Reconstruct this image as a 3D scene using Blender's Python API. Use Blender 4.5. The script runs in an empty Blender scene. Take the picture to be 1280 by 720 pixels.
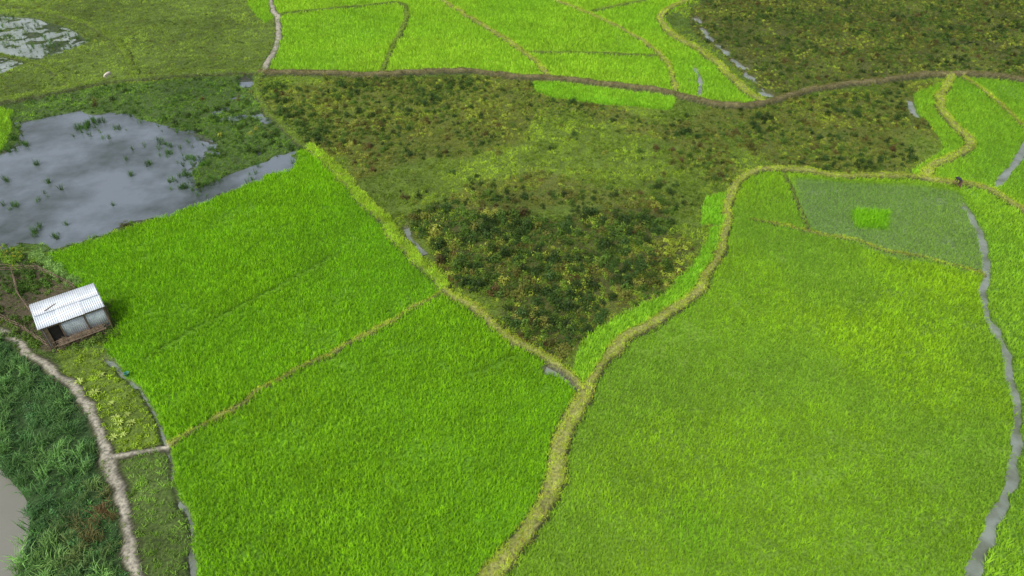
import bpy, math, random
import numpy as np
from mathutils import Vector, Matrix
random.seed(4); rng=np.random.default_rng(11)
scene=bpy.context.scene
# ---------------------------------------------------------------- camera (drone, 30 m up)
H=30.0; PITCH=math.radians(38); FP=853.3
cam_d=bpy.data.cameras.new("camera"); cam=bpy.data.objects.new("camera",cam_d)
scene.collection.objects.link(cam); cam.location=(0,0,H)
cam.rotation_euler=(math.pi/2-PITCH,0,0); cam_d.lens=24; cam_d.sensor_width=36; cam_d.clip_end=6000
scene.camera=cam
cp,sp=math.cos(PITCH),math.sin(PITCH)
def G(p,z=0.0):
    """aerial survey -> metres on the ground"""
    a=(p[0]-640)/FP; b=(360-p[1])/FP
    t=(H-z)/(sp-b*cp)
    return (a*t, t*(cp+b*sp))
# ---------------------------------------------------------------- noise
def vnoise(x,y,seed=0):
    xi=np.floor(x).astype(np.int64); yi=np.floor(y).astype(np.int64)
    fx=x-xi; fy=y-yi; fx=fx*fx*(3-2*fx); fy=fy*fy*(3-2*fy)
    def h(a,b):
        n=(a*374761393+b*668265263+seed*974711)&0xffffffff
        n=((n^(n>>13))*1274126177)&0xffffffff
        return ((n^(n>>16))&0xffff)/65535.0
    return (h(xi,yi)*(1-fx)+h(xi+1,yi)*fx)*(1-fy)+(h(xi,yi+1)*(1-fx)+h(xi+1,yi+1)*fx)*fy
def fbm(x,y,f,o=3,seed=0):
    s=0;a=1;t=0
    for i in range(o):
        s=s+a*vnoise(x*f+i*17.3,y*f-i*9.1,seed+i); t+=a; a*=.5; f*=2.03
    return s/t
def sstep(x,a,b):
    t=np.clip((x-a)/(b-a),0,1); return t*t*(3-2*t)
# ---------------------------------------------------------------- raster survey
X0,X1,Y0,Y1,C=-105.,105.,8.,130.,0.1
rx=np.arange(X0,X1,C); ry=np.arange(Y0,Y1,C)
XX,YY=np.meshgrid(rx,ry)
WX=XX+(fbm(XX,YY,.45,4,5)-.5)*.8; WY=YY+(fbm(XX,YY,.45,4,55)-.5)*.8
def sl(x0,x1,y0,y1):
    return (slice(max(0,int((y0-Y0)/C)),max(0,min(len(ry),int((y1-Y0)/C)+1))),
            slice(max(0,int((x0-X0)/C)),max(0,min(len(rx),int((x1-X0)/C)+1))))
def smooth_line(pts,n=4,closed=False):
    P=[np.array(p,float) for p in pts]; out=[]; m=len(P)
    rngi=range(m if closed else m-1)
    for i in rngi:
        if closed: p0,p1,p2,p3=P[i-1],P[i],P[(i+1)%m],P[(i+2)%m]
        else: p0,p1,p2,p3=P[max(i-1,0)],P[i],P[i+1],P[min(i+2,m-1)]
        for k in range(n):
            t=k/n
            out.append(.5*((2*p1)+(-p0+p2)*t+(2*p0-5*p1+4*p2-p3)*t*t+(-p0+3*p1-3*p2+p3)*t**3))
    if not closed: out.append(P[-1])
    return out
def fill(poly,arr,val,warp=1.0):
    W=[G(p) for p in poly]
    xs=[w[0] for w in W]; ys=[w[1] for w in W]
    s=sl(min(xs)-2,max(xs)+2,min(ys)-2,max(ys)+2)
    x=XX[s]+(WX[s]-XX[s])*warp; y=YY[s]+(WY[s]-YY[s])*warp; ins=np.zeros(x.shape,bool)
    for i in range(len(W)):
        ax,ay=W[i]; bx,by=W[(i+1)%len(W)]
        if ay==by: continue
        c=((ay>y)!=(by>y))&(x<(bx-ax)*(y-ay)/(by-ay)+ax)
        ins^=c
    arr[s][ins]=val
def dist_line(W,hw,sd,kind,kv,R=2.2):
    for i in range(len(W)-1):
        ax,ay=W[i]; bx,by=W[i+1]
        s=sl(min(ax,bx)-R,max(ax,bx)+R,min(ay,by)-R,max(ay,by)+R)
        x=WX[s]; y=WY[s]
        if x.size==0: continue
        dx,dy=bx-ax,by-ay; L=dx*dx+dy*dy+1e-9
        t=np.clip(((x-ax)*dx+(y-ay)*dy)/L,0,1)
        d=np.hypot(x-ax-t*dx,y-ay-t*dy)-hw
        m=d<sd[s]; sd[s][m]=d[m]
        if kind is not None: kind[s][m]=kv
def blur(a,r,n=2):
    k=int(r/C)
    for _ in range(n):
        for ax in (0,1):
            pad=[(0,0),(0,0)]; pad[ax]=(k+1,k)
            c=np.cumsum(np.pad(a,pad,mode='edge'),axis=ax,dtype=np.float64)
            if ax==0: a=(c[2*k+1:]-c[:-2*k-1])/(2*k+1)
            else: a=(c[:,2*k+1:]-c[:,:-2*k-1])/(2*k+1)
    return a
NAMES=['grass','fallow','scrub','marsh','riceA','riceB','riceR','riceF','strip','riceE','graze','flood','bank','verge','veg','yard','garden','pond','river']
ID={n:i for i,n in enumerate(NAMES)}
zone=np.zeros(XX.shape,np.int16)
polys=[
('graze',[(-200,-60),(338,-60),(346,25),(345,50),(330,90),(260,93),(130,105),(0,128),(-200,160)]),
('flood',[(-200,0),(0,18),(50,24),(92,38),(112,52),(70,68),(30,80),(0,92),(-200,130)]),
('riceE',[(298,-60),(338,-60),(346,20),(330,30),(312,10)]),
('riceF',[(340,-60),(980,-60),(870,0),(830,20),(845,50),(880,72),(905,90),(930,112),(950,130),(900,130),(850,118),(690,100),(600,91),(500,93),(330,91),(347,50)]),
('scrub',[(985,-60),(1500,-60),(1500,110),(1280,103),(1190,94),(1110,100),(1000,118),(965,125),(930,95),(905,70),(865,40),(860,15),(880,0)]),
('fallow',[(328,95),(470,98),(600,94),(700,103),(850,122),(950,133),(1060,108),(1190,97),(1172,130),(1180,180),(1150,222),(1060,222),(945,215),(918,230),(908,290),(870,365),(790,420),(735,487),(600,395),(500,303),(410,205),(375,178),(335,140),(320,112)]),
('marsh',[(-200,160),(0,130),(130,108),(260,96),(325,96),(322,115),(345,150),(380,183),(368,205),(300,234),(220,264),(140,292),(60,316),(0,312),(-200,350)]),
('riceE',[(-200,150),(0,136),(16,138),(12,165),(0,195),(-200,240)]),
('riceA',[(58,320),(140,294),(220,266),(300,236),(366,208),(374,189),(388,188),(440,235),(500,303),(556,364),(510,390),(400,448),(300,505),(211,556),(200,525),(165,475),(128,435),(140,405),(125,380),(95,355)]),
('riceB',[(213,556),(300,505),(400,448),(510,390),(556,364),(640,425),(735,487),(700,570),(692,610),(675,645),(615,720),(530,900),(270,950),(240,720),(235,660)]),
('riceR',[(735,487),(755,450),(790,420),(840,392),(870,365),(893,330),(908,290),(912,260),(918,230),(945,215),(1060,222),(1190,230),(1205,255),(1225,290),(1235,330),(1232,360),(1240,400),(1258,440),(1268,490),(1270,540),(1265,590),(1248,640),(1220,720),(1150,950),(500,950),(615,720),(675,645),(692,610),(700,570)]),
('strip',[(712,470),(716,448),(735,420),(765,402),(820,375),(860,340),(880,308),(893,284),(910,284),(893,330),(870,365),(840,392),(790,420),(755,450),(735,482)]),
('strip',[(880,248),(910,243),(908,280),(880,280)]),
('strip',[(665,103),(700,105),(760,112),(845,123),(842,138),(760,132),(690,122),(668,115)]),
('riceE',[(1142,118),(1190,97),(1280,103),(1500,130),(1500,950),(1150,950),(1220,720),(1248,640),(1265,590),(1270,540),(1268,490),(1258,440),(1240,400),(1232,360),(1235,330),(1205,255),(1190,230),(1138,216),(1150,205),(1178,185),(1165,160),(1143,138)]),
('bank',[(-300,340),(0,415),(40,443),(80,478),(113,520),(130,565),(143,610),(158,665),(168,720),(200,950),(-300,950)]),
('verge',[(-20,400),(60,425),(130,432),(165,475),(190,510),(205,550),(220,600),(235,660),(240,720),(270,950),(200,950),(168,720),(158,665),(143,610),(130,565),(113,520),(80,478),(40,443)]),
('veg',[(68,440),(128,433),(163,478),(188,512),(204,555),(145,570),(118,515),(85,470)]),
('garden',[(-80,318),(0,318),(45,318),(98,357),(60,362),(0,352),(-80,340)]),
('yard',[(-80,340),(0,345),(50,340),(98,358),(130,382),(145,408),(70,442),(40,428),(0,402),(-80,370)]),
('river',[(-300,560),(-40,565),(0,583),(18,603),(29,640),(24,680),(10,720),(-20,800),(-60,950),(-300,950)]),
]
for n,p in polys: fill(p,zone,ID[n])
for p in [[(25,150),(90,140),(150,138),(180,150),(215,163),(258,170),(266,186),(236,208),(246,230),(300,214),(362,192),(369,207),(300,233),(220,263),(140,291),(60,314),(45,298),(0,308),(-200,335),(-200,210),(0,200),(15,180)]]: fill(p,zone,ID['pond'],3.4)
fill([(296,98),(308,94),(320,99),(318,108),(302,110)],zone,ID['pond'])
def softmask(ps,r,w=1,ragged=0,f=.22):
    a=np.zeros(XX.shape,np.float32)
    for p in ps: fill(p,a,1.0,w)
    a=blur(a,r)
    if ragged: a=sstep(a+(fbm(XX,YY,f,4,501)-.5)*ragged,.3,.7)
    return a
brush=softmask([[(495,268),(560,262),(700,262),(860,272),(885,292),(860,335),(820,370),(760,395),(730,430),(712,466),(660,435),(600,390),(560,355),(520,310)]],1.8,4,1.5,.3)
brown=softmask([[(330,95),(600,98),(720,128),(640,170),(520,215),(440,225),(380,180),(345,135)],[(700,115),(850,135),(1000,122),(1180,100),(1175,140),(1175,180),(1120,218),(1000,210),(880,240),(860,185),(760,160)],[(540,235),(700,215),(850,240),(850,262),(560,262)]],2.2,5,2.0,.13)
grey=softmask([[(985,222),(1200,240),(1228,290),(1234,345),(1130,322),(1014,292)]],.8,2,.5)
patch=softmask([[(1064,264),(1112,266),(1109,288),(1068,286)]],.1,0)
pondm=blur((zone==ID['pond']).astype(np.float32),.35)
riverm=blur((zone==ID['river']).astype(np.float32),.5)
# bunds : (points, half width, height, kind) kinds 0 yellow grass,1 brown,2 thin green,3 dirt path,4 bright grass
bunds=[
([(-200,165),(0,128),(60,118),(130,105),(200,97),(260,93),(320,92)],.5,.4,2),
([(320,92),(400,94),(470,96),(530,92),(590,92),(640,98),(690,101),(740,106),(800,113),(850,122),(900,133),(950,133),(1000,118),(1060,108),(1110,102),(1150,96),(1190,95),(1240,97),(1280,103),(1450,120)],.38,.55,1),
([(-100,-8),(0,5),(50,15),(100,28),(130,42),(150,58),(163,78),(170,100)],.4,.25,2),
([(336,-30),(338,0),(347,25),(348,50),(340,70),(330,92)],.33,.22,3),
([(326,92),(320,112),(335,140),(355,160),(375,178),(387,188)],.28,.2,2),
([(387,186),(410,205),(440,235),(470,268),(500,303),(530,335),(556,362)],.42,.36,4),
([(556,362),(600,395),(640,425),(680,452),(715,475),(733,487)],.23,.3,0),
([(556,365),(510,390),(450,422),(400,448),(350,475),(300,505),(255,532),(211,556)],.09,.2,0),
([(735,487),(715,530),(700,570),(692,610),(675,645),(645,680),(615,720),(560,800),(520,900)],.37,.35,0),
([(733,487),(755,450),(790,420),(840,392),(870,365),(893,330),(908,290),(912,260),(918,230),(945,215),(1000,215),(1060,222),(1130,222),(1190,230),(1240,240),(1280,265),(1400,330)],.31,.34,0),
([(1188,95),(1180,115),(1172,130),(1185,150),(1205,170),(1213,185),(1190,197),(1165,207),(1155,222)],.4,.36,0),
([(953,130),(925,110),(900,85),(875,65),(840,45),(825,25),(840,10),(880,-5),(960,-30)],.46,.4,0),
([(520,-25),(550,0),(590,25),(630,50),(665,75),(685,97)],.32,.4,0),
([(350,20),(400,14),(450,10),(500,5),(508,25),(495,55),(478,92)],.24,.35,2),
([(670,-15),(690,0),(740,20),(790,45),(830,75),(845,115)],.26,.35,0),
([(655,66),(740,68),(820,71)],.22,.3,2),
([(740,15),(790,5),(830,-5)],.3,.3,2),
([(1205,97),(1240,122),(1285,165),(1340,230)],.18,.22,0),
([(980,218),(1000,262),(1012,291)],.06,.1,2),
([(940,275),(1012,291),(1080,305),(1150,322),(1231,343)],.08,.12,0),
([(-120,350),(0,412),(40,440),(80,475),(115,515),(132,560),(145,605),(160,660),(168,720),(190,850)],.2,.1,3),
([(133,573),(165,566),(211,558)],.13,.1,3),
([(0,68),(60,85),(90,110)],.3,.15,2),
]
sd=np.full(XX.shape,9.,np.float32); kd=np.zeros(XX.shape,np.int16)
for i,(p,hw,h,k) in enumerate(bunds):
    dist_line(smooth_line([G(q) for q in p]),hw,sd,kd,i)
sd+=((fbm(XX,YY,.9,3,311)-.5)*.2).astype(np.float32)
hb=np.array([b[2] for b in bunds]); kb=np.array([b[3] for b in bunds]); wb=np.array([b[1] for b in bunds])
ditches=[
([(1203,256),(1225,290),(1235,330),(1232,360),(1240,400),(1258,440),(1268,490),(1270,540),(1265,590),(1248,640),(1232,690),(1220,720),(1190,820)],.15,0,.3),
([(1320,130),(1280,185),(1265,210),(1245,232)],.22,0,.3),
([(132,448),(165,475),(190,510),(206,550),(220,600),(235,660),(242,720),(262,850)],.03,1,.3),
([(868,22),(885,45),(915,72),(940,97),(962,120)],.32,0,.5),
([(868,84),(876,98),(876,118)],.16,0,.2),
([(1137,125),(1143,138),(1148,146)],.2,0,.2),
([(680,464),(700,470),(722,482)],.18,0,.2),
([(505,285),(518,300),(532,316)],.14,0,.2),
([(368,190),(300,214),(220,246),(140,272),(60,302)],.2,0,.2),
]
dd=np.full(XX.shape,9.,np.float32)
for p,hw,k,_ in ditches: dist_line(smooth_line([G(q) for q in p]),hw,dd,None,0)
dd+=((fbm(XX,YY,.8,3,411)-.5)*.3).astype(np.float32)
sm=softmask([[(860,15),(900,20),(985,115),(960,130),(900,80)]],.3)
dd+=(sm*(fbm(XX,YY,.9,3,412)-.45)*1.6).astype(np.float32)
tr=np.full(XX.shape,9.,np.float32)
for p in [[(185,450),(230,420),(300,385),(360,355),(420,320)],[(480,262),(560,258),(640,262),(720,258),(800,265),(875,282)],[(700,212),(672,248)],[(952,160),(970,195)],[(590,470),(640,450)]]:
    dist_line(smooth_line([G(q) for q in p]),.06,tr,None,0)
def samp(arr,x,y,near=False):
    u=(x-X0)/C; v=(y-Y0)/C
    if near: 
        return arr[np.clip(np.rint(v).astype(int),0,len(ry)-1),np.clip(np.rint(u).astype(int),0,len(rx)-1)]
    u=np.clip(u,0,len(rx)-1.001); v=np.clip(v,0,len(ry)-1.001)
    i=u.astype(int); j=v.astype(int); fu=u-i; fv=v-j
    return (arr[j,i]*(1-fu)+arr[j,i+1]*fu)*(1-fv)+(arr[j+1,i]*(1-fu)+arr[j+1,i+1]*fu)*fv
def inside(x,y): return (x>X0+1)&(x<X1-1)&(y>Y0+1)&(y<Y1-1)
WATER=-.12
def height(x,y):
    inn=inside(x,y)
    z0=samp(zone,x,y,True)
    n1=fbm(x,y,.8,3,21); n2=fbm(x,y,.25,3,33)
    z=np.zeros_like(x)
    rough=np.isin(z0,[0,1,2,10,12,13,14])
    z=np.where(rough,.02+(n1-.5)*.16,z)
    z=np.where((z0==ID['marsh']),-.06+(n2-.5)*.28+(n1-.5)*.12,z)
    z=np.where((z0==ID['flood']),-.14+(n2-.5)*.14+(n1-.5)*.2,z)
    pm=samp(pondm,x,y)
    z=z-(.14+.5*sstep(n2,.38,.6))*sstep(pm,.2,.8)+.12*(n1-.35)*sstep(pm,.05,.3)*(1-sstep(pm,.9,1))-.9*sstep(samp(riverm,x,y),.1,.8)
    d=samp(dd,x,y); f=1-sstep(d,-.05,.22); z=z*(1-f)-.32*f
    s=samp(sd,x,y); k=samp(kd,x,y,True)
    f=(1-sstep(s,-.12,.2)); hh=hb[k]*(.8+.4*n1)
    z=z*(1-f)+hh*f
    return np.where(inn,z,.02)
# ---------------------------------------------------------------- ground colours
GC={'grass':(.07,.12,.02),'fallow':(.10,.155,.02),'scrub':(.075,.088,.022),'marsh':(.06,.105,.022),
'riceA':(.105,.245,.012),'riceB':(.105,.245,.012),'riceR':(.13,.24,.022),'riceF':(.16,.31,.02),'strip':(.14,.3,.02),'riceE':(.12,.24,.025),
'graze':(.085,.13,.022),'flood':(.05,.07,.03),'bank':(.03,.065,.018),'verge':(.07,.11,.025),'veg':(.09,.14,.02),'yard':(.07,.06,.035),
'garden':(.04,.06,.02),'pond':(.06,.07,.05),'river':(.14,.12,.09)}
gcol=np.array([GC[n] for n in NAMES])
wet=np.array([.0]*len(NAMES)); 
for n,v in (('marsh',.3),('flood',.4),('riceE',.1)): wet[ID[n]]=v
def grow(a,b,s0,s1):
    out=[a]; 
    while out[-1]<b: out.append(out[-1]+s0+(s1-s0)*(out[-1]-a)/(b-a))
    return out
xs=np.array([-2500,-1200,-600,-300,-180,-130]+list(np.arange(-98,98,.13))+[130,180,300,600,1200,2500])
ys=np.array([-1500,-600,-200,-80,-30,-5,5]+grow(10,126,.1,.3)+[140,170,230,350,600,1200,2600,5000])
GX,GY=np.meshgrid(xs,ys); nx,ny=len(xs),len(ys)
x=GX.ravel(); y=GY.ravel(); z=height(x,y)
zz=samp(zone,x,y,True); col=gcol[zz].copy(); w=wet[zz].copy()
inn=inside(x,y)
col[~inn]=gcol[0]; w[~inn]=0
n1=fbm(x,y,1.3,3,2)[:,None]; n2=fbm(x,y,.12,3,8)[:,None]
def mixc(c,t,m): 
    m=m[:,None] if m.ndim==1 else m
    return c*(1-m)+np.array(t)*m
isf=(zz==1)&inn
bm=samp(brush,x,y); br=samp(brown,x,y)
col=mixc(col,(.06,.065,.018),isf*np.clip(bm*.9,0,1))
col=mixc(col,(.095,.10,.022),isf*np.clip(br*.8*(n1[:,0]*1.4),0,1))
col=mixc(col,(.14,.21,.085),(zz==ID['riceR'])*samp(grey,x,y)*.9)
w=np.where(zz==ID['riceR'],.02+.36*samp(grey,x,y),w)
rz=np.isin(zz,[ID[n] for n in ('riceA','riceB','riceF','strip','riceE','riceR')])[:,None]
col*= np.where(rz,(.8+.4*n1)*(.8+.4*n2),(.6+.8*n1)*(.7+.6*n2))
s=samp(sd,x,y); k=kb[samp(kd,x,y,True)]
bcol=np.array([(.22,.235,.065),(.15,.13,.06),(.10,.15,.03),(.32,.30,.24),(.15,.22,.035)])[k]
bund_rim=np.array((.045,.05,.022))  # dark tone for the band along bund edges
m=((1-sstep(s,.08,.34))*inn)[:,None]; col=col*(1-m)+bund_rim*m
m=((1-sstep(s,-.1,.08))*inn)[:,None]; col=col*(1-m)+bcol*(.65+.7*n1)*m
d=samp(dd,x,y); m=((1-sstep(d,-.02,.2))*inn*(s>0)); col=mixc(col,(.10,.10,.075),m)
w=np.where(s<.1,0,w)
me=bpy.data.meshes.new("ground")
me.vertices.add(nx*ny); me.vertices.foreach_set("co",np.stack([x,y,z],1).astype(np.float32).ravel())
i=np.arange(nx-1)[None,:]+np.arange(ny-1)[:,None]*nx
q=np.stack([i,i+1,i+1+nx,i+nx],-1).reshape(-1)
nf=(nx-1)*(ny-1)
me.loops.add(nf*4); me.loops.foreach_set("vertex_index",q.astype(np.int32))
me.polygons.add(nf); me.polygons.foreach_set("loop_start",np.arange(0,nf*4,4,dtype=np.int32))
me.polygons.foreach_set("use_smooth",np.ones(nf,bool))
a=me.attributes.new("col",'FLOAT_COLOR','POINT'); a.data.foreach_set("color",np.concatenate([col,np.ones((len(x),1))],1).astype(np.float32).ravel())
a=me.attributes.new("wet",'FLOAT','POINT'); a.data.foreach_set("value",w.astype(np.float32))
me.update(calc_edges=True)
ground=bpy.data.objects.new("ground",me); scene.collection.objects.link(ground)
# ---------------------------------------------------------------- materials
def newmat(n):
    m=bpy.data.materials.new(n); m.use_nodes=True; nt=m.node_tree; nt.nodes.clear()
    o=nt.nodes.new('ShaderNodeOutputMaterial'); return m,nt,o
def N(nt,t,**k):
    n=nt.nodes.new(t)
    for a,b in k.items(): setattr(n,a,b)
    return n
def noise_node(nt,scale,detail=4,coord='Object'):
    tc=N(nt,'ShaderNodeTexCoord'); nn=N(nt,'ShaderNodeTexNoise'); nn.inputs['Scale'].default_value=scale; nn.inputs['Detail'].default_value=detail
    nt.links.new(tc.outputs[coord],nn.inputs['Vector']); return nn
m,nt,o=newmat("soil_and_turf")
p=N(nt,'ShaderNodeBsdfPrincipled'); at=N(nt,'ShaderNodeAttribute',attribute_name='col'); aw=N(nt,'ShaderNodeAttribute',attribute_name='wet')
nn=noise_node(nt,7,6); mr=N(nt,'ShaderNodeMapRange'); mr.inputs[1].default_value=.3; mr.inputs[2].default_value=.7; mr.inputs[3].default_value=.5; mr.inputs[4].default_value=1.5
nt.links.new(nn.outputs[0],mr.inputs[0])
mx=N(nt,'ShaderNodeVectorMath',operation='SCALE'); nt.links.new(at.outputs['Color'],mx.inputs[0]); nt.links.new(mr.outputs[0],mx.inputs['Scale'])
nt.links.new(mx.outputs[0],p.inputs['Base Color'])
r=N(nt,'ShaderNodeMapRange'); r.inputs[3].default_value=.95; r.inputs[4].default_value=.12; nt.links.new(aw.outputs['Fac'],r.inputs[0]); nt.links.new(r.outputs[0],p.inputs['Roughness'])
p.inputs['Specular IOR Level'].default_value=.3
bp=N(nt,'ShaderNodeBump'); bp.inputs['Strength'].default_value=.5; bp.inputs['Distance'].default_value=.04
nt.links.new(nn.outputs[0],bp.inputs['Height']); nt.links.new(bp.outputs[0],p.inputs['Normal']); nt.links.new(p.outputs[0],o.inputs[0])
me.materials.append(m)
def leafmat(name,trans=.3,rough=.6,spec=.2):
    m,nt,o=newmat(name)
    at=N(nt,'ShaderNodeAttribute',attribute_name='tint'); at.attribute_type='INSTANCER'
    p=N(nt,'ShaderNodeBsdfPrincipled'); p.inputs['Roughness'].default_value=rough; p.inputs['Specular IOR Level'].default_value=spec
    t=N(nt,'ShaderNodeBsdfTranslucent'); ms=N(nt,'ShaderNodeMixShader'); ms.inputs[0].default_value=trans
    nt.links.new(at.outputs['Color'],p.inputs['Base Color']); nt.links.new(at.outputs['Color'],t.inputs['Color'])
    nt.links.new(p.outputs[0],ms.inputs[1]); nt.links.new(t.outputs[0],ms.inputs[2]); nt.links.new(ms.outputs[0],o.inputs[0])
    return m
leaf=leafmat("leaf_blades",.3,.6,.12); leaf2=leafmat("broad_leaves",.25,.5)
def simple(name,c,rough=.7,metal=0,var=.25,scale=6):
    m,nt,o=newmat(name); p=N(nt,'ShaderNodeBsdfPrincipled'); nn=noise_node(nt,scale,5)
    cr=N(nt,'ShaderNodeValToRGB'); cr.color_ramp.elements[0].position=.3; cr.color_ramp.elements[1].position=.7
    cr.color_ramp.elements[0].color=(*[v*(1-var) for v in c],1); cr.color_ramp.elements[1].color=(*[min(1,v*(1+var)) for v in c],1)
    nt.links.new(nn.outputs[0],cr.inputs[0]); nt.links.new(cr.outputs[0],p.inputs['Base Color'])
    p.inputs['Roughness'].default_value=rough; p.inputs['Metallic'].default_value=metal; nt.links.new(p.outputs[0],o.inputs[0]); return m
def watermat(name,c,c2,rough=.05,scale=.22,spec=.5,lo=.38,hi=.62):
    """muddy water: silt colour c with sky reflection painted in (except river), weedy/algal patches c2"""
    m,nt,o=newmat(name); p=N(nt,'ShaderNodeBsdfPrincipled'); nn=noise_node(nt,scale,9); nn.inputs['Roughness'].default_value=.62
    cr=N(nt,'ShaderNodeValToRGB'); cr.color_ramp.elements[0].position=lo; cr.color_ramp.elements[1].position=hi
    cr.color_ramp.elements[0].color=(*c,1); cr.color_ramp.elements[1].color=(*c2,1)
    nt.links.new(nn.outputs[0],cr.inputs[0]); nt.links.new(cr.outputs[0],p.inputs['Base Color'])
    p.inputs['Specular IOR Level'].default_value=spec
    n3=noise_node(nt,.6,5); r=N(nt,'ShaderNodeMapRange'); r.inputs[1].default_value=.4; r.inputs[2].default_value=.7; r.inputs[3].default_value=rough; r.inputs[4].default_value=rough+.22
    nt.links.new(n3.outputs[0],r.inputs[0]); nt.links.new(r.outputs[0],p.inputs['Roughness'])
    n2=noise_node(nt,2.2,4); bp=N(nt,'ShaderNodeBump'); bp.inputs['Strength'].default_value=.12; bp.inputs['Distance'].default_value=.03
    nt.links.new(n2.outputs[0],bp.inputs['Height']); nt.links.new(bp.outputs[0],p.inputs['Normal'])
    nt.links.new(p.outputs[0],o.inputs[0]); return m
def mesh_obj(name,V,F,mat=None,parent=None,smooth=False):
    me=bpy.data.meshes.new(name); me.from_pydata([tuple(v) for v in V],[],F); me.update()
    if smooth:
        for p in me.polygons: p.use_smooth=True
    ob=bpy.data.objects.new(name,me); scene.collection.objects.link(ob)
    if mat: me.materials.append(mat)
    if parent: ob.parent=parent
    return ob
# ---------------------------------------------------------------- water
def sheet(name,px,z,mat):
    W=[G(p) for p in px]
    mesh_obj(name,[(a,b,z) for a,b in W],[list(range(len(W)))[::-1]],mat)
sheet("pond_water",[(-300,170),(0,120),(130,112),(326,100),(350,150),(383,183),(370,210),(300,236),(140,296),(60,320),(0,325),(-300,380)],WATER,watermat("pond_water_mat",(.155,.185,.215),(.05,.065,.06),.03,.16,.6,.4,.66))  # grey-blue base colour has the reflected sky painted in
sheet("flooded_field_water",[(-300,-30),(0,10),(110,30),(140,60),(150,90),(0,118),(-300,150)],WATER,watermat("flood_water_mat",(.30,.34,.32),(.18,.22,.18),.05))  # whitish base colour stands in for sky reflected on the flood
sheet("river_water",[(-400,500),(-20,540),(40,600),(60,660),(40,760),(-60,950),(-400,950)],-.3,watermat("river_water_mat",(.22,.215,.19),(.19,.19,.155),.08))
V=[];F=[]
for j,(p,hw,kk,ex) in enumerate(ditches):
    W=smooth_line([G(q) for q in p]); b=len(V)
    for i2,wp in enumerate(W):
        a0=W[max(i2-1,0)]; a1=W[min(i2+1,len(W)-1)]; t=a1-a0; t/=np.linalg.norm(t)+1e-9; n=np.array([-t[1],t[0]])*(hw+.4+ex)
        zz_=-.13-.004*j-(.07 if kk else 0)
        V+= [(wp[0]+n[0],wp[1]+n[1],zz_),(wp[0]-n[0],wp[1]-n[1],zz_)]
        if i2: F.append([b+2*i2-2,b+2*i2-1,b+2*i2+1,b+2*i2])
mesh_obj("ditch_water",V,F,watermat("ditch_water_mat",(.25,.285,.255),(.13,.15,.11),.05,.6,.9))  # light grey base imitates sky reflection in the channels
# ---------------------------------------------------------------- plant templates
def tmpl(name,V,F,mat):
    me=bpy.data.meshes.new(name); me.from_pydata(V,[],F); me.update(); me.materials.append(mat)
    return bpy.data.objects.new(name,me)
def blades(name,n,L,r0,lean,wd,mat,seed,droop=.25):
    R=random.Random(seed); V=[];F=[]
    for i in range(n):
        az=R.uniform(0,6.283); le=math.radians(R.uniform(*lean)); l=L*R.uniform(.65,1.1)
        bx,by=R.gauss(0,r0),R.gauss(0,r0); d=Vector((math.cos(az),math.sin(az),0))
        a2=az+R.uniform(-.8,.8); s=Vector((-math.sin(a2),math.cos(a2),0))
        b=Vector((bx,by,0)); mid=b+d*math.sin(le)*l*.55+Vector((0,0,math.cos(le)*l*.55))
        le2=le+droop*R.uniform(.5,2.2); tip=mid+d*math.sin(le2)*l*.45+Vector((0,0,math.cos(le2)*l*.45))
        w=wd*R.uniform(.7,1.2); k=len(V)
        V+= [tuple(b-s*w*.4),tuple(b+s*w*.4),tuple(mid+s*w*.5),tuple(mid-s*w*.5),tuple(tip)]
        F+= [(k,k+1,k+2,k+3),(k+3,k+2,k+4)]
    return tmpl(name,V,F,mat)
def leaves(name,n,r,h,ls,mat,seed,shell=.45):
    R=random.Random(seed); V=[];F=[]
    lob=[(R.uniform(-.5,.5)*r,R.uniform(-.5,.5)*r,R.uniform(.4,1)) for _ in range(5)]
    for i in range(n):
        lx,ly,lh=R.choice(lob); az=R.uniform(0,6.283); ph=math.acos(R.uniform(0,1)); q=R.uniform(shell,1)
        c=Vector((lx+r*.6*q*math.sin(ph)*math.cos(az),ly+r*.6*q*math.sin(ph)*math.sin(az),h*lh*q*math.cos(ph)+.02))
        nrm=(Vector((math.sin(ph)*math.cos(az),math.sin(ph)*math.sin(az),math.cos(ph)+.4))+Vector((R.gauss(0,.5),R.gauss(0,.5),R.gauss(0,.4)))).normalized()
        t=nrm.cross(Vector((R.gauss(0,1),R.gauss(0,1),R.gauss(0,1)))).normalized(); u=nrm.cross(t); l=ls*R.uniform(.6,1.3)
        k=len(V); V+= [tuple(c-t*l),tuple(c+u*l*.45),tuple(c+t*l),tuple(c-u*l*.45)]; F.append((k,k+1,k+2,k+3))
    return tmpl(name,V,F,mat)
def arching(name,n,L,wd,mat,seed):
    R=random.Random(seed); V=[];F=[]
    for i in range(n):
        az=i*6.283/n+R.uniform(-.3,.3); d=Vector((math.cos(az),math.sin(az),0)); s=Vector((-d.y,d.x,0)); l=L*R.uniform(.7,1.1)
        prof=[(0,0,.1),(.25,.35,.7),(.5,.55,1),(.75,.55,.8),(1,.38,.05)]; k=len(V)
        for (a,b,w) in prof:
            c=d*a*l+Vector((0,0,b*l)); V+= [tuple(c-s*w*wd),tuple(c+s*w*wd)]
        for j in range(4): F.append((k+2*j,k+2*j+1,k+2*j+3,k+2*j+2))
    return tmpl(name,V,F,mat)
T_rice=[blades("rice_tuft",9,.33,.028,(6,36),.022,leaf,s,.2) for s in range(4)]
T_grass=[blades("grass_tuft",12,.26,.09,(10,60),.026,leaf,10+s) for s in range(3)]
T_tall=[blades("tall_grass_tuft",22,1.0,.14,(5,45),.04,leaf,20+s,.5) for s in range(3)]
T_reed=[blades("reed_tuft",20,.8,.12,(3,28),.03,leaf,30+s) for s in range(2)]
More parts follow.
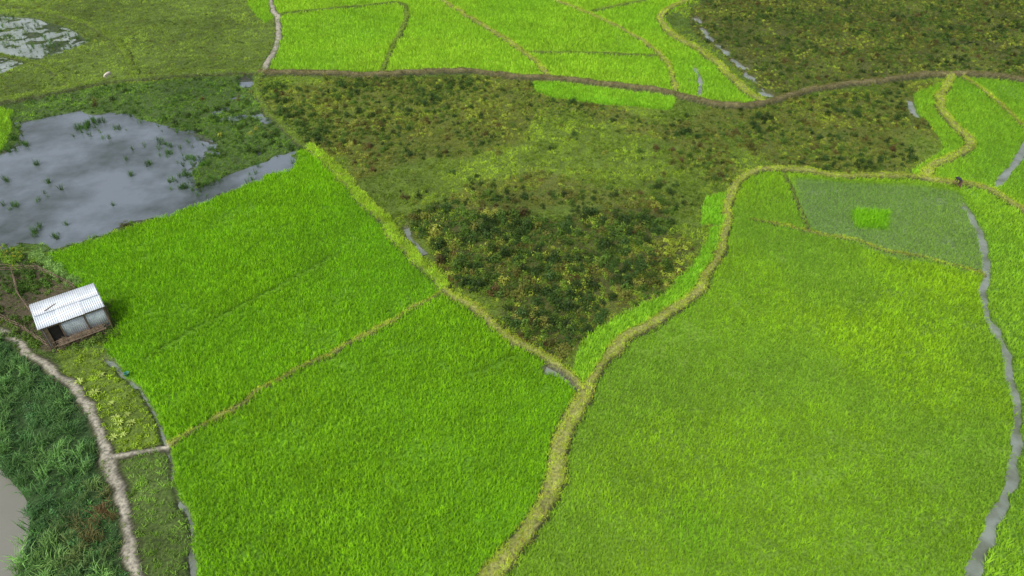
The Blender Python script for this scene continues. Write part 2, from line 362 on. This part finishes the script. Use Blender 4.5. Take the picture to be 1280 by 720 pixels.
T_weed=[leaves("weed_clump",50,.28,.32,.06,leaf2,40+s) for s in range(4)]
T_bush=[leaves("bush_clump",170,.5,.8,.075,leaf2,50+s) for s in range(4)]
T_arch=[arching("broadleaf_plant",9,.75,.07,leaf2,60+s) for s in range(2)]
def scatter(name,x,y,scale,tint,T,dz=0,sz=None,z=None):
    n=len(x); 
    if z is None: z=height(x,y)+dz
    me=bpy.data.meshes.new(name); me.vertices.add(n); me.vertices.foreach_set("co",np.stack([x,y,z],1).astype(np.float32).ravel())
    rot=np.stack([rng.normal(0,.08,n),rng.normal(0,.08,n),rng.uniform(0,6.283,n)],1)
    sc=np.stack([scale,scale,scale*(sz if sz is not None else 1)],1)
    for nm,ty,ar,f in (("rotv",'FLOAT_VECTOR',rot,"vector"),("sclv",'FLOAT_VECTOR',sc,"vector"),("tint",'FLOAT_COLOR',np.concatenate([np.clip(tint,.004,.9),np.ones((n,1))],1),"color")):
        a=me.attributes.new(nm,ty,'POINT'); a.data.foreach_set(f,ar.astype(np.float32).ravel())
    ob=bpy.data.objects.new(name,me); scene.collection.objects.link(ob)
    ng=bpy.data.node_groups.new(name+"_instancing",'GeometryNodeTree')
    ng.interface.new_socket("Geometry",in_out='INPUT',socket_type='NodeSocketGeometry'); ng.interface.new_socket("Geometry",in_out='OUTPUT',socket_type='NodeSocketGeometry')
    gi=ng.nodes.new('NodeGroupInput'); go=ng.nodes.new('NodeGroupOutput'); j=ng.nodes.new('GeometryNodeJoinGeometry'); ip=ng.nodes.new('GeometryNodeInstanceOnPoints')
    for t in T:
        oi=ng.nodes.new('GeometryNodeObjectInfo'); oi.inputs['Object'].default_value=t; oi.inputs['As Instance'].default_value=True
        ng.links.new(oi.outputs['Geometry'],j.inputs[0])
    def na(nm):
        q=ng.nodes.new('GeometryNodeInputNamedAttribute'); q.data_type='FLOAT_VECTOR'; q.inputs['Name'].default_value=nm; return q.outputs[0]
    e=ng.nodes.new('FunctionNodeEulerToRotation')
    ng.links.new(na("rotv"),e.inputs[0]); ng.links.new(e.outputs[0],ip.inputs['Rotation']); ng.links.new(na("sclv"),ip.inputs['Scale'])
    ng.links.new(gi.outputs[0],ip.inputs['Points']); ng.links.new(j.outputs[0],ip.inputs['Instance']); ip.inputs['Pick Instance'].default_value=True
    ng.links.new(ip.outputs[0],go.inputs[0])
    md=ob.modifiers.new("scatter",'NODES'); md.node_group=ng
    print("SCATTER",name,n); return ob
def cand(step,ang=0,jit=.3,box=(-95,95,12,124)):
    ca,sa=math.cos(ang),math.sin(ang); R=150
    u=np.arange(-R,R,step); U,Vv=np.meshgrid(u,u); U=U.ravel(); Vv=Vv.ravel()
    x=U*ca-Vv*sa; y=U*sa+Vv*ca+65
    m=(x>box[0])&(x<box[1])&(y>box[2])&(y<box[3])&(np.abs(x)<30+.6*(y-16.7)); x=x[m]; y=y[m]
    return x+rng.normal(0,jit*step,len(x)),y+rng.normal(0,jit*step,len(x))
def zbox(n):
    j,i=np.where(zone==ID[n]); return (rx[i.min()],rx[i.max()],max(12,ry[j.min()]),min(124,ry[j.max()]))
def lerp(a,b,t): return np.array(a)*(1-t[:,None])+np.array(b)*t[:,None]
# ---- rice
PX=[];PY=[];PS=[];PT=[]
def rice(zn,step,ang,c0,c1,scale,dens=1,gap=.12,jit=.14):
    x,y=cand(step,ang,jit,zbox(zn)); zq=samp(zone,x,y,True)
    s=samp(sd,x,y); d=samp(dd,x,y); t=samp(tr,x,y); hole=fbm(x,y,.5,4,222)
    m=(zq==ID[zn])&(s>gap)&(d>.1)&(rng.random(len(x))<dens*(1-.35*sstep(hole,.64,.75)))&((t>.12)|(rng.random(len(x))<.25)); x=x[m];y=y[m];s=s[m];t=t[m]
    n=fbm(x,y,.09,5,71+ID[zn]); n=np.clip((n-.3)/.4,0,1)
    f=fbm(x,y,.7,4,91); f2=fbm(x*.35+y*.2,y*1.6,.5,2,191)
    c=lerp(c0,c1,n)*(.76+.34*f+.14*f2)[:,None]*rng.uniform(.8,1.2,(len(x),1))
    sc=scale*(.9+.2*n)*rng.uniform(.75,1.2,len(x))
    if zn=='riceR':
        n5=sstep(fbm(x,y,.13,4,640),.5,.68)[:,None]; c=c*(1-.3*n5)+np.array((.17,.36,.06))*.3*n5
        g=samp(grey,x,y); c=c*(1-.6*g[:,None])+np.array((.20,.36,.10))*.6*g[:,None]; sc=sc*(1-.18*g)
        pm=samp(patch,x,y)[:,None]; c=c*(1-pm)+np.array((.26,.6,.02))*pm; sc=sc*(1+1.1*pm[:,0])
        gx,gy=G((870,660)); q=np.exp(-((x-gx)**2+(y-gy)**2)/3.0)[:,None]; c=c*(1-.5*q)+np.array((.27,.6,.02))*.5*q; sc=sc*(1+.3*q[:,0])
    edge=np.clip(1-(s-gap)/.6,0,1)[:,None]; c=c*(1+.1*edge)
    tk=np.clip(1-(t-.1)/.35,0,1)[:,None]; c=c*(1-.35*tk)
    PX.append(x);PY.append(y);PS.append(sc);PT.append(c)
rice('riceA',.185,.42,(.22,.50,.010),(.29,.59,.012),1.1)
rice('riceB',.185,.42,(.22,.49,.010),(.30,.58,.014),1.1)
rice('riceR',.195,.3,(.27,.51,.022),(.37,.62,.02),1.05,.98)
rice('riceF',.27,.2,(.31,.59,.03),(.40,.66,.04),1.5,gap=.12)
rice('strip',.19,.9,(.27,.60,.03),(.36,.64,.04),1.25,gap=.02)
rice('riceE',.21,.7,(.26,.51,.03),(.36,.62,.035),1.15)
scatter("rice_crop",np.concatenate(PX),np.concatenate(PY),np.concatenate(PS),np.concatenate(PT),T_rice)
# ---- bund grass
x,y=cand(.135,.1,.4); s=samp(sd,x,y); ki=samp(kd,x,y,True); k=kb[ki]; hw=wb[ki]; d=samp(dd,x,y)
e=s+hw
pr=np.choose(k,[.85,.35,.65,.08,.95]); fb=fbm(x,y,.7,3,44); fc=fbm(x,y,2.2,2,45)
centre=(e<hw*.34)&(k==0)&(hw>.25)
pr=np.where(centre,.12,pr)*np.clip(.2+1.5*fc,0,1.2)
far=np.clip((y-50)/60,0,1); pr=pr*(1-.55*far)
m=(s<.1)&(rng.random(len(x))<pr)&(d>0); x=x[m];y=y[m];k=k[m];s=s[m];fb=fb[m]
c=np.array([(.46,.60,.05),(.22,.23,.06),(.28,.42,.05),(.2,.3,.05),(.38,.60,.035)])[k]
c=c*(.55+.9*fb)[:,None]*rng.uniform(.7,1.3,(len(x),1)); dry=rng.random(len(x))<.12; c[dry]=c[dry]*np.array((1.1,.85,1.3))
scatter("bund_grass",x,y,rng.uniform(.4,.9,len(x))*(1+.4*np.clip((y-50)/60,0,1))*np.where(k==4,1.3,1),c,T_grass)
# ---- short grass
x,y=cand(.28,.5,.45); zq=samp(zone,x,y,True); s=samp(sd,x,y); d=samp(dd,x,y)
ok=np.isin(zq,[ID[n] for n in ('fallow','scrub','marsh','graze','flood','verge','veg','grass','bank','garden','yard')])&(s>.1)&(d>.1)
x=x[ok];y=y[ok];zq=zq[ok]; zt=height(x,y); tt=samp(tr,x,y)
n=fbm(x,y,.16,5,13); n2=fbm(x,y,1.0,3,14)
pr=np.clip(.1+n2*1.2,0,1); pr=np.where(zq==ID['flood'],.3,pr); pr=np.where(zq==ID['yard'],.3,pr); m=(rng.random(len(x))<pr)&(zt>WATER-.03)&(tt>.2); x=x[m];y=y[m];zq=zq[m];n=n[m];n2=n2[m]
c=lerp((.13,.21,.02),(.38,.55,.035),np.clip((n-.36)/.28,0,1))
for zn,cc in (('marsh',(.17,.32,.03)),('scrub',(.17,.22,.035)),('graze',(.26,.38,.05)),('flood',(.16,.25,.05)),('veg',(.30,.46,.03)),('verge',(.19,.35,.045)),('bank',(.12,.28,.07)),('garden',(.08,.15,.03)),('yard',(.15,.24,.04))):
    mm=zq==ID[zn]; c[mm]=np.array(cc)*(.3+1.4*n[mm])[:,None]
mm=(zq==1); bm=samp(brown,x,y)*mm; c=c*(1-.7*bm[:,None])+np.array((.23,.26,.04))*.7*bm[:,None]
c*=(.35+1.3*n2)[:,None]*rng.uniform(.7,1.3,(len(x),1))
scatter("meadow_grass",x,y,rng.uniform(.45,1.2,len(x)),c,T_grass)
# ---- weeds
x,y=cand(.38,.2,.5); zq=samp(zone,x,y,True); s=samp(sd,x,y); d=samp(dd,x,y)
n=fbm(x,y,.3,5,15); bm=samp(brush,x,y); br=samp(brown,x,y)
p=np.zeros(len(x)); f=zq==1
p[f]=(.1+.65*sstep(n,.46,.58))[f]; p=np.where(f,np.maximum(p,np.maximum(bm*.8,br*(.2+.7*sstep(n,.4,.56)))),p)
p=np.where(zq==ID['scrub'],.2+.65*sstep(n,.38,.55),p); p[zq==ID['graze']]=.06; p=np.where(zq==ID['marsh'],.5*sstep(n,.46,.58),p); p[zq==ID['bank']]=.4; p[zq==ID['veg']]=.4; p[zq==ID['garden']]=.8; p[zq==ID['verge']]=.15; p[zq==ID['yard']]=.16
m=(rng.random(len(x))<p)&(s>.05)&(d>.1)&(height(x,y)>WATER-.02)&(samp(tr,x,y)>.25); x=x[m];y=y[m];zq=zq[m];n=n[m];bm=bm[m];br=br[m]
h2=fbm(x,y,.3,3,77)
pal=np.array([(.07,.14,.02),(.18,.29,.03),(.24,.26,.045),(.15,.12,.03),(.38,.47,.05)])
r=rng.random(len(x))*.5+(h2-.5)*1.1+.28; idx=np.digitize(r,[.40,.60,.7,.76]); c=pal[idx]
for zn,cc in (('bank',(.08,.19,.06)),('veg',(.3,.46,.03)),('garden',(.14,.26,.03)),('verge',(.18,.33,.04)),('marsh',(.09,.18,.03)),('yard',(.12,.22,.03))):
    mm=zq==ID[zn]; c[mm]=cc
c=c*rng.uniform(.5,1.4,(len(x),1))
mm=(zq==1)&(bm<.3)&(br<.3); c[mm]=c[mm]*.6+np.array((.22,.35,.025))*.4
scatter("fallow_weeds",x,y,rng.uniform(.45,1.2,len(x))*(1+.3*np.clip(bm,0,1)),c,T_weed,dz=-.02,sz=.95)
# ---- bushes
x,y=cand(.68,.33,.5); zq=samp(zone,x,y,True); s=samp(sd,x,y); d=samp(dd,x,y)
n=fbm(x,y,.22,4,16); bm=samp(brush,x,y); br=samp(brown,x,y)
p=np.zeros(len(x)); f=zq==1; p[f]=(bm*(.2+.75*sstep(n,.42,.54))+br*(.12+.5*sstep(n,.45,.56))+.02+.1*sstep(n,.5,.6))[f]
p=np.where(zq==ID['scrub'],.1+.55*sstep(n,.4,.54),p); p[zq==ID['bank']]=.3; p=np.where(zq==ID['marsh'],.25*sstep(n,.5,.58),p)
m=(rng.random(len(x))<p)&(s>.35)&(d>.3)&(height(x,y)>WATER-.02); x=x[m];y=y[m];zq=zq[m];bm=bm[m]
r=(fbm(x,y,.35,3,78)-.5)*1.2+.31+rng.random(len(x))*.42
c=np.array([(.045,.095,.018),(.09,.17,.022),(.17,.18,.035),(.12,.085,.028),(.32,.35,.055)])[np.digitize(r,[.42,.62,.76,.84])]*rng.uniform(.5,1.4,(len(x),1))
mm=zq==ID['bank']; c[mm]=np.array((.07,.17,.05))*rng.uniform(.7,1.4,(mm.sum(),1))
def along(px,n,spread):
    L=smooth_line([G(p) for p in px],8); L=np.array(L); i=rng.uniform(0,len(L)-1.001,n); k=i.astype(int); f=(i-k)[:,None]
    P=L[k]*(1-f)+L[k+1]*f+rng.normal(0,spread,(n,2)); return P[:,0],P[:,1]
ex,ey=along([(345,108),(352,130),(372,160),(395,178)],130,1.3); e2,f2=along([(420,110),(540,104),(600,108)],70,1.3); e3,f3=along([(275,130),(310,150),(345,178)],50,1.3)
ax=np.concatenate([ex,e2,e3]); ay=np.concatenate([ey,f2,f3]); mk=(samp(sd,ax,ay)>.3); ax=ax[mk]; ay=ay[mk]
x=np.concatenate([x,ax]); y=np.concatenate([y,ay]); bm=np.concatenate([bm,np.full(len(ax),.3)]); c=np.concatenate([c,np.array((.06,.12,.02))*rng.uniform(.6,1.5,(len(ax),1))])
scatter("scrub_bushes",x,y,rng.uniform(.3,1.0,len(x))*(1+.35*np.clip(bm,0,1)),c,T_bush,dz=-.05,sz=rng.uniform(.7,1.3,len(x)))
# ---- tall grass on river bank
x,y=cand(.48,.1,.5,(-60,-10,12,50)); zq=samp(zone,x,y,True); s=samp(sd,x,y); n=fbm(x,y,.3,3,19)
m=(zq==ID['bank'])&(s>.35)&(rng.random(len(x))<.35+.6*sstep(n,.35,.55)); x=x[m];y=y[m];n=n[m]
c=lerp((.08,.19,.06),(.24,.46,.12),np.clip((n-.35)/.3,0,1))*rng.uniform(.6,1.4,(len(x),1))
bx,by=G((130,645)); w_=np.exp(-((x-bx)**2/2+(y-by)**2/6))[:,None]; c=c*(1-w_)+np.array((.2,.13,.06))*w_
scatter("riverbank_tall_grass",x,y,rng.uniform(.4,1.1,len(x)),c,T_tall)
# ---- broadleaf vegetables
pts=[(100,478),(120,492),(140,505),(150,530),(155,545),(143,548),(165,530),(160,520),(128,470),(150,538),(146,524)]
W=np.array([G(p) for p in pts]); n=len(W)
scatter("vegetable_plants",W[:,0],W[:,1],rng.uniform(.3,.5,n),np.array((.5,.62,.15))*rng.uniform(.7,1.2,(n,1)),T_arch)
# ---- hedge + garden
x1,y1=along([(42,318),(60,328),(78,342),(95,358)],90,.25); x2,y2=along([(-60,325),(0,322),(30,326)],80,.6); x3,y3=along([(0,352),(30,358),(50,352)],70,.8); x4,y4=along([(-60,380),(0,398),(30,412),(52,428)],80,.5)
x5,y5=along([(130,380),(143,402),(140,418),(100,436)],45,.25)
x=np.concatenate([x1,x2,x3,x4,x5]); y=np.concatenate([y1,y2,y3,y4,y5]); c=np.concatenate([np.tile((.24,.42,.1),(90,1)),np.tile((.18,.32,.03),(80,1)),np.tile((.08,.17,.02),(70,1)),np.tile((.12,.22,.03),(80,1)),np.tile((.12,.2,.03),(45,1))])*rng.uniform(.6,1.4,(365,1))
scatter("garden_hedge",x,y,rng.uniform(.3,.8,len(x)),c,T_bush)
x,y=along([(-60,322),(0,322),(32,328)],40,.55)
scatter("garden_flowers",x,y,rng.uniform(.2,.35,len(x)),np.tile((.6,.5,.03),(len(x),1)),T_weed,z=np.full(len(x),.6))
# ---- pond reeds
sites=[(108,158,1.0,34),(118,152,.8,16),(20,172,.6,10),(12,187,.5,8),(30,180,.5,7),(14,258,.5,8),(8,225,.3,4),(210,190,.4,6),(232,200,.7,12),(238,218,.8,16),(230,232,.4,8),(255,205,.5,10),(165,218,.2,3),(205,178,.5,7),(270,195,.8,10),(215,225,.35,6),(262,226,.4,6),(85,280,.2,2),(60,228,.15,3),(140,255,.2,2),(290,160,.8,9),(40,290,.6,8),(70,296,.4,5),(185,205,.3,4),(45,205,.3,4),(150,160,.3,4)]
X=[];Y=[]
for a,b,r_,k_ in sites:
    g=G((a,b)); X.append(g[0]+rng.normal(0,r_*.6,k_)); Y.append(g[1]+rng.normal(0,r_*.6,k_))
x,y=cand(.7,.2,.5,(-80,-20,50,115)); zq=samp(zone,x,y,True); n=fbm(x,y,.2,3,99); pm=samp(pondm,x,y)
m=((zq==ID['flood'])&(rng.random(len(x))<.35))|((zq==ID['marsh'])&(n>.5)&(rng.random(len(x))<.35))|((zq==ID['pond'])&(n>.58)&(rng.random(len(x))<.2))|((pm>.15)&(pm<.85)&(rng.random(len(x))<.35)&(zq!=ID['riceA'])); X.append(x[m]);Y.append(y[m])
x=np.concatenate(X);y=np.concatenate(Y)
scatter("pond_reeds",x,y,rng.uniform(.35,.95,len(x)),np.array((.09,.2,.035))*rng.uniform(.5,1.4,(len(x),1)),T_reed,z=np.full(len(x),WATER-.02))
# ---------------------------------------------------------------- hut
tin=simple("galvanised_tin_roof",(.58,.64,.70),.45,.15,.16,1.4); tinw=simple("tin_wall",(.55,.6,.65),.5,.15,.2,2.5)
wood=simple("weathered_bamboo",(.2,.15,.10),.85,0,.45,4); dark=simple("painted_interior_shade",(.02,.018,.015),.9); postm=simple("timber_post",(.14,.10,.07),.8,0,.3,5)
hut=bpy.data.objects.new("tin_roof_hut",None); scene.collection.objects.link(hut)
hx,hy=G((85,384),1.95); hut.location=(hx,hy,0); ANG=math.radians(37); hut.rotation_euler=(0,0,ANG)
def box(name,c,sx,sy,sz,mat,par,rot=None):
    V=[(a*sx/2,b*sy/2,d*sz/2) for a in(-1,1) for b in(-1,1) for d in(-1,1)]
    F=[(0,1,3,2),(4,6,7,5),(0,4,5,1),(2,3,7,6),(0,2,6,4),(1,5,7,3)]
    o=mesh_obj(name,V,F,mat,par); o.location=c
    if rot: o.rotation_euler=rot
    bv=o.modifiers.new("b",'BEVEL'); bv.width=min(sx,sy,sz)*.12; bv.segments=1
    return o
def corr(name,x0,x1,prof,mat,par,pitch=.12,amp=.014,off=0):
    n=int((x1-x0)/pitch*6); V=[];F=[]
    for i in range(n+1):
        xx=x0+(x1-x0)*i/n; a=amp*math.sin(xx/pitch*6.283)
        for (yy,zz_) in prof: V.append((xx,yy,zz_+a) if not off else (xx,yy+a,zz_))
    k=len(prof)
    for i in range(n):
        for j in range(k-1): F.append((i*k+j,(i+1)*k+j,(i+1)*k+j+1,i*k+j+1))
    o=mesh_obj(name,V,F,mat,par,True); s=o.modifiers.new("s",'SOLIDIFY'); s.thickness=.008; return o
tin2=simple("tin_roof_newer",(.66,.71,.76),.42,.1,.12,2)
corr("roof_sheet_rear",-1.95,-.6,[(-1.2,1.87),(0.1,2.05),(1.25,2.2)],tin,hut)
corr("roof_sheet_middle",-.68,.72,[(-1.25,1.88),(0.1,2.07),(1.2,2.22)],tin2,hut)
corr("roof_sheet_front",.64,1.9,[(-1.18,1.86),(0.1,2.05),(1.22,2.2)],tin,hut)
corr("roof_overlap",-1.9,1.86,[(.02,2.095),(1.3,2.255)],tin2,hut)
corr("wall_front",-.75,1.75,[(-1.0,.05),(-1.0,1.82)],tinw,hut,off=1)
box("wall_front_stub",(-1.6,-1.0,.9),.25,.04,1.75,wood,hut)
box("doorway_shade_panel",(-1.15,-.9,.85),.75,.03,1.7,dark,hut)  # near-black panel painted as the shade inside the open doorway
box("wall_rear",(0,1.05,1.05),3.5,.04,2.0,tinw,hut)
box("wall_left",(-1.74,0.02,.98),.04,2.0,1.8,tinw,hut); box("wall_right",(1.77,0.02,.98),.04,2.0,1.8,tinw,hut)
for i,(a,b) in enumerate([(-1.8,-1.06),(-.78,-1.08),(.6,-1.08),(1.82,-1.06),(-1.8,1.12),(1.82,1.12)]): box("post_%d"%i,(a,b,.95),.09,.09,1.78+.2*(b>0),postm,hut)
box("eave_beam",(0,-1.13,1.76),3.7,.07,.07,postm,hut)
box("roof_weight",(-.9,.35,2.17),.8,.05,.04,wood,hut,(0.1,0,.5))
def fence(name,px,h=.9,step=.22,rails=3):
    par=bpy.data.objects.new(name,None); scene.collection.objects.link(par)
    W=[G(p) for p in px]; V=[];F=[]
    def stick(a,b,r):
        a=Vector(a);b=Vector(b);t=(b-a).normalized(); u=t.orthogonal().normalized(); v=t.cross(u); k=len(V)
        for c in (a,b):
            for i in range(5): V.append(tuple(c+(u*math.cos(i*1.2566)+v*math.sin(i*1.2566))*r))
        for i in range(5): F.append((k+i,k+(i+1)%5,k+5+(i+1)%5,k+5+i))
        F.append((k+4,k+3,k+2,k+1,k)); F.append((k+5,k+6,k+7,k+8,k+9))
    for (ax,ay),(bx,by) in zip(W[:-1],W[1:]):
        L=math.hypot(bx-ax,by-ay); n=max(1,int(L/step))
        for i in range(n+1):
            f=i/n; q=random.uniform(-.12,.12); X_=ax+(bx-ax)*f; Y_=ay+(by-ay)*f; hh=h*random.uniform(.7,1.2)
            stick((X_,Y_,-.1),(X_+q,Y_+random.uniform(-.1,.1),hh),.016 if i%4 else .03)
        for r_ in range(rails):
            zr=h*(.25+.55*r_/max(1,rails-1)); stick((ax,ay,zr+random.uniform(-.08,.08)),(bx,by,zr+random.uniform(-.08,.08)),.018)
    mesh_obj("sticks",V,F,wood,par)
fence("bamboo_fence",[(72,440),(88,433),(105,428),(125,421),(142,412),(138,395),(128,384)])
fence("bamboo_fence",[(-60,372),(-30,385),(0,398),(15,407),(30,414),(62,436)],.75)
fence("bamboo_fence",[(18,345),(25,372),(45,400),(66,425)],.7)
fence("bamboo_fence",[(-40,338),(15,338),(48,338),(96,362)],.6)
rack=bpy.data.objects.new("bamboo_platform",None); scene.collection.objects.link(rack)
gx,gy=G((105,424)); rack.location=(gx,gy,0); rack.rotation_euler=(0,0,ANG)
for i in range(12): box("slat_%d"%i,(0,-.45+i*.085,.5+random.uniform(-.01,.01)),2.7+random.uniform(-.2,.2),.05,.04,wood,rack,(0,0,random.uniform(-.02,.02)))
for i,(a,b) in enumerate([(-1.2,-.4),(1.2,-.4),(-1.2,.45),(1.2,.45)]): box("leg_%d"%i,(a,b,.22),.07,.07,.5,postm,rack)
bk=bpy.data.objects.new("plastic_bucket",None); scene.collection.objects.link(bk); gx,gy=G((160,470)); bk.location=(gx,gy,float(height(np.array([gx]),np.array([gy]))[0])); bk.scale=(.8,)*3
V=[];F=[]
prof=[(.0,.01),(.13,.0),(.18,.32),(.195,.33),(.185,.345),(.165,.33),(.12,.03),(0,.035)]
for r_,z_ in prof:
    for i in range(16): V.append((r_*math.cos(i*.3927),r_*math.sin(i*.3927),z_))
for j in range(len(prof)-1):
    for i in range(16): F.append((j*16+i,j*16+(i+1)%16,(j+1)*16+(i+1)%16,(j+1)*16+i))
mesh_obj("bucket_body",V,F,simple("blue_plastic",(.04,.22,.22),.4,0,.1),bk,True)
# ---------------------------------------------------------------- figures
def skinned(name,verts,edges,rad,pick,mats,parent,root=0,sub=2):
    me=bpy.data.meshes.new(name+"_src"); me.from_pydata(verts,edges,[]); ob=bpy.data.objects.new(name+"_src",me); scene.collection.objects.link(ob)
    bpy.context.view_layer.objects.active=ob
    sk=ob.modifiers.new("Skin",'SKIN'); ss=ob.modifiers.new("Sub",'SUBSURF'); ss.levels=sub; ss.render_levels=sub
    for i,r_ in enumerate(rad):
        me.skin_vertices[0].data[i].radius=(r_,r_)
        me.skin_vertices[0].data[i].use_root=(i==root)
    dg=bpy.context.evaluated_depsgraph_get(); m2=bpy.data.meshes.new_from_object(ob.evaluated_get(dg)); m2.name=name
    bpy.data.objects.remove(ob)
    m2.materials.clear()
    for mm in mats: m2.materials.append(mm)
    for p in m2.polygons: p.use_smooth=True; p.material_index=pick(p.center)
    o=bpy.data.objects.new(name,m2); scene.collection.objects.link(o); o.parent=parent; return o
far_=bpy.data.objects.new("farmer",None); scene.collection.objects.link(far_)
V=[(0,0,.92),(-.16,0,1.06),(-.33,0,1.15),(-.44,0,1.15),(-.50,0,1.12),(-.58,0,1.08),
 (.0,.1,.86),(-.06,.13,.48),(.02,.13,.09),(-.12,.14,.04),
 (.05,-.1,.86),(.06,-.14,.48),(.16,-.14,.09),(.03,-.15,.04),
 (-.36,.18,1.12),(-.42,.22,.85),(-.52,.17,.62),(-.55,.16,.54),
 (-.36,-.18,1.12),(-.36,-.22,.85),(-.48,-.17,.63),(-.52,-.16,.55)]
E=[(0,1),(1,2),(2,3),(3,4),(4,5),(0,6),(6,7),(7,8),(8,9),(0,10),(10,11),(11,12),(12,13),(2,14),(14,15),(15,16),(16,17),(2,18),(18,19),(19,20),(20,21)]
Rd=[.14,.14,.15,.06,.09,.10,.095,.065,.045,.035,.095,.065,.045,.035,.065,.045,.035,.035,.065,.045,.035,.035]
skin=simple("skin",(.28,.15,.09),.6); shirt=simple("dark_shirt",(.03,.03,.05),.8); pants=simple("maroon_cloth",(.12,.05,.06),.85); hair=simple("black_hair",(.012,.01,.01),.5)
def pk(c):
    if c.x<-.42 and c.z>1.0: return 3 if c.z>1.1 or c.x>-.5 else 0
    if c.z<.35: return 0
    if c.z<.93 and c.x>-.25: return 2
    if c.z<.8: return 0
    return 1
skinned("body",V,E,Rd,pk,[skin,shirt,pants,hair],far_)
for sgn,(hx_,hz_) in ((1,(-.55,.54)),(-1,(-.52,.55))):
    for f in range(5):
        yy=sgn*.16+(f-2)*.018; b0=(hx_,yy,hz_-.01); ln=(.06,.08,.085,.08,.06)[f]
        skinned("finger_%d_%d"%(f,sgn),[b0,(hx_-.01,yy*1.0,hz_-.03-ln*.5),(hx_+.005,yy,hz_-.03-ln)],[(0,1),(1,2)],[.01,.009,.008],lambda c:0,[skin],far_,0,1)
gx,gy=G((1197,236)); far_.location=(gx,gy,float(height(np.array([gx]),np.array([gy]))[0])); far_.rotation_euler=(0,0,math.radians(-25)); far_.scale=(.9,)*3
cow=bpy.data.objects.new("white_calf",None); scene.collection.objects.link(cow)
V=[(.55,0,.95),(.15,0,.92),(-.3,0,.93),(-.55,0,.98),(-.78,0,.92),(-.95,0,.72),(-1.08,0,.55),
 (.5,.16,.72),(.58,.17,.42),(.52,.17,.05),(.5,-.16,.72),(.66,-.17,.42),(.6,-.17,.05),
 (-.42,.15,.68),(-.42,.15,.36),(-.42,.15,.04),(-.45,-.15,.68),(-.5,-.15,.36),(-.54,-.15,.04),
 (.74,0,.95),(.82,0,.6),(.82,0,.4),(-.9,.13,.84),(-.9,-.13,.84)]
E=[(0,1),(1,2),(2,3),(3,4),(4,5),(5,6),(0,7),(7,8),(8,9),(0,10),(10,11),(11,12),(2,13),(13,14),(14,15),(2,16),(16,17),(17,18),(0,19),(19,20),(20,21),(4,22),(4,23)]
Rd=[.22,.27,.27,.2,.13,.12,.07,.11,.055,.04,.11,.055,.04,.1,.05,.04,.1,.05,.04,.05,.025,.04,.03,.03]
white=simple("white_hide",(.62,.56,.46),.8,0,.12); hoof=simple("dark_hoof",(.05,.04,.03),.6)
skinned("calf_body",V,E,Rd,lambda c:1 if (c.z<.07 or c.x<-1.1) else 0,[white,hoof],cow,1)
gx,gy=G((137,99)); cow.location=(gx,gy,float(height(np.array([gx]),np.array([gy]))[0])); cow.rotation_euler=(0,0,math.radians(75)); cow.scale=(.65,)*3
# ---------------------------------------------------------------- light
el,az=math.radians(55),math.radians(215)
wd=bpy.data.worlds.new("World"); scene.world=wd; wd.use_nodes=True; nt=wd.node_tree
bg=nt.nodes['Background']; sk=nt.nodes.new('ShaderNodeTexSky'); sk.sky_type='NISHITA'; sk.sun_disc=False; sk.sun_elevation=el; sk.sun_rotation=az
sk.air_density=1.0; sk.dust_density=3.0
hs=nt.nodes.new('ShaderNodeHueSaturation'); hs.inputs['Saturation'].default_value=.4
nt.links.new(sk.outputs[0],hs.inputs['Color']); nt.links.new(hs.outputs[0],bg.inputs['Color']); bg.inputs['Strength'].default_value=.15
sl_=bpy.data.lights.new("sun",'SUN'); sl_.energy=2.5; sl_.angle=math.radians(12); sl_.color=(1,.96,.88)
so=bpy.data.objects.new("sun",sl_); scene.collection.objects.link(so)
so.rotation_euler=Vector((math.sin(az)*math.cos(el),math.cos(az)*math.cos(el),math.sin(el))).to_track_quat('Z','Y').to_euler(); so.location=(0,0,60)
scene.view_settings.view_transform='Standard'; scene.view_settings.look='None'; scene.view_settings.exposure=0
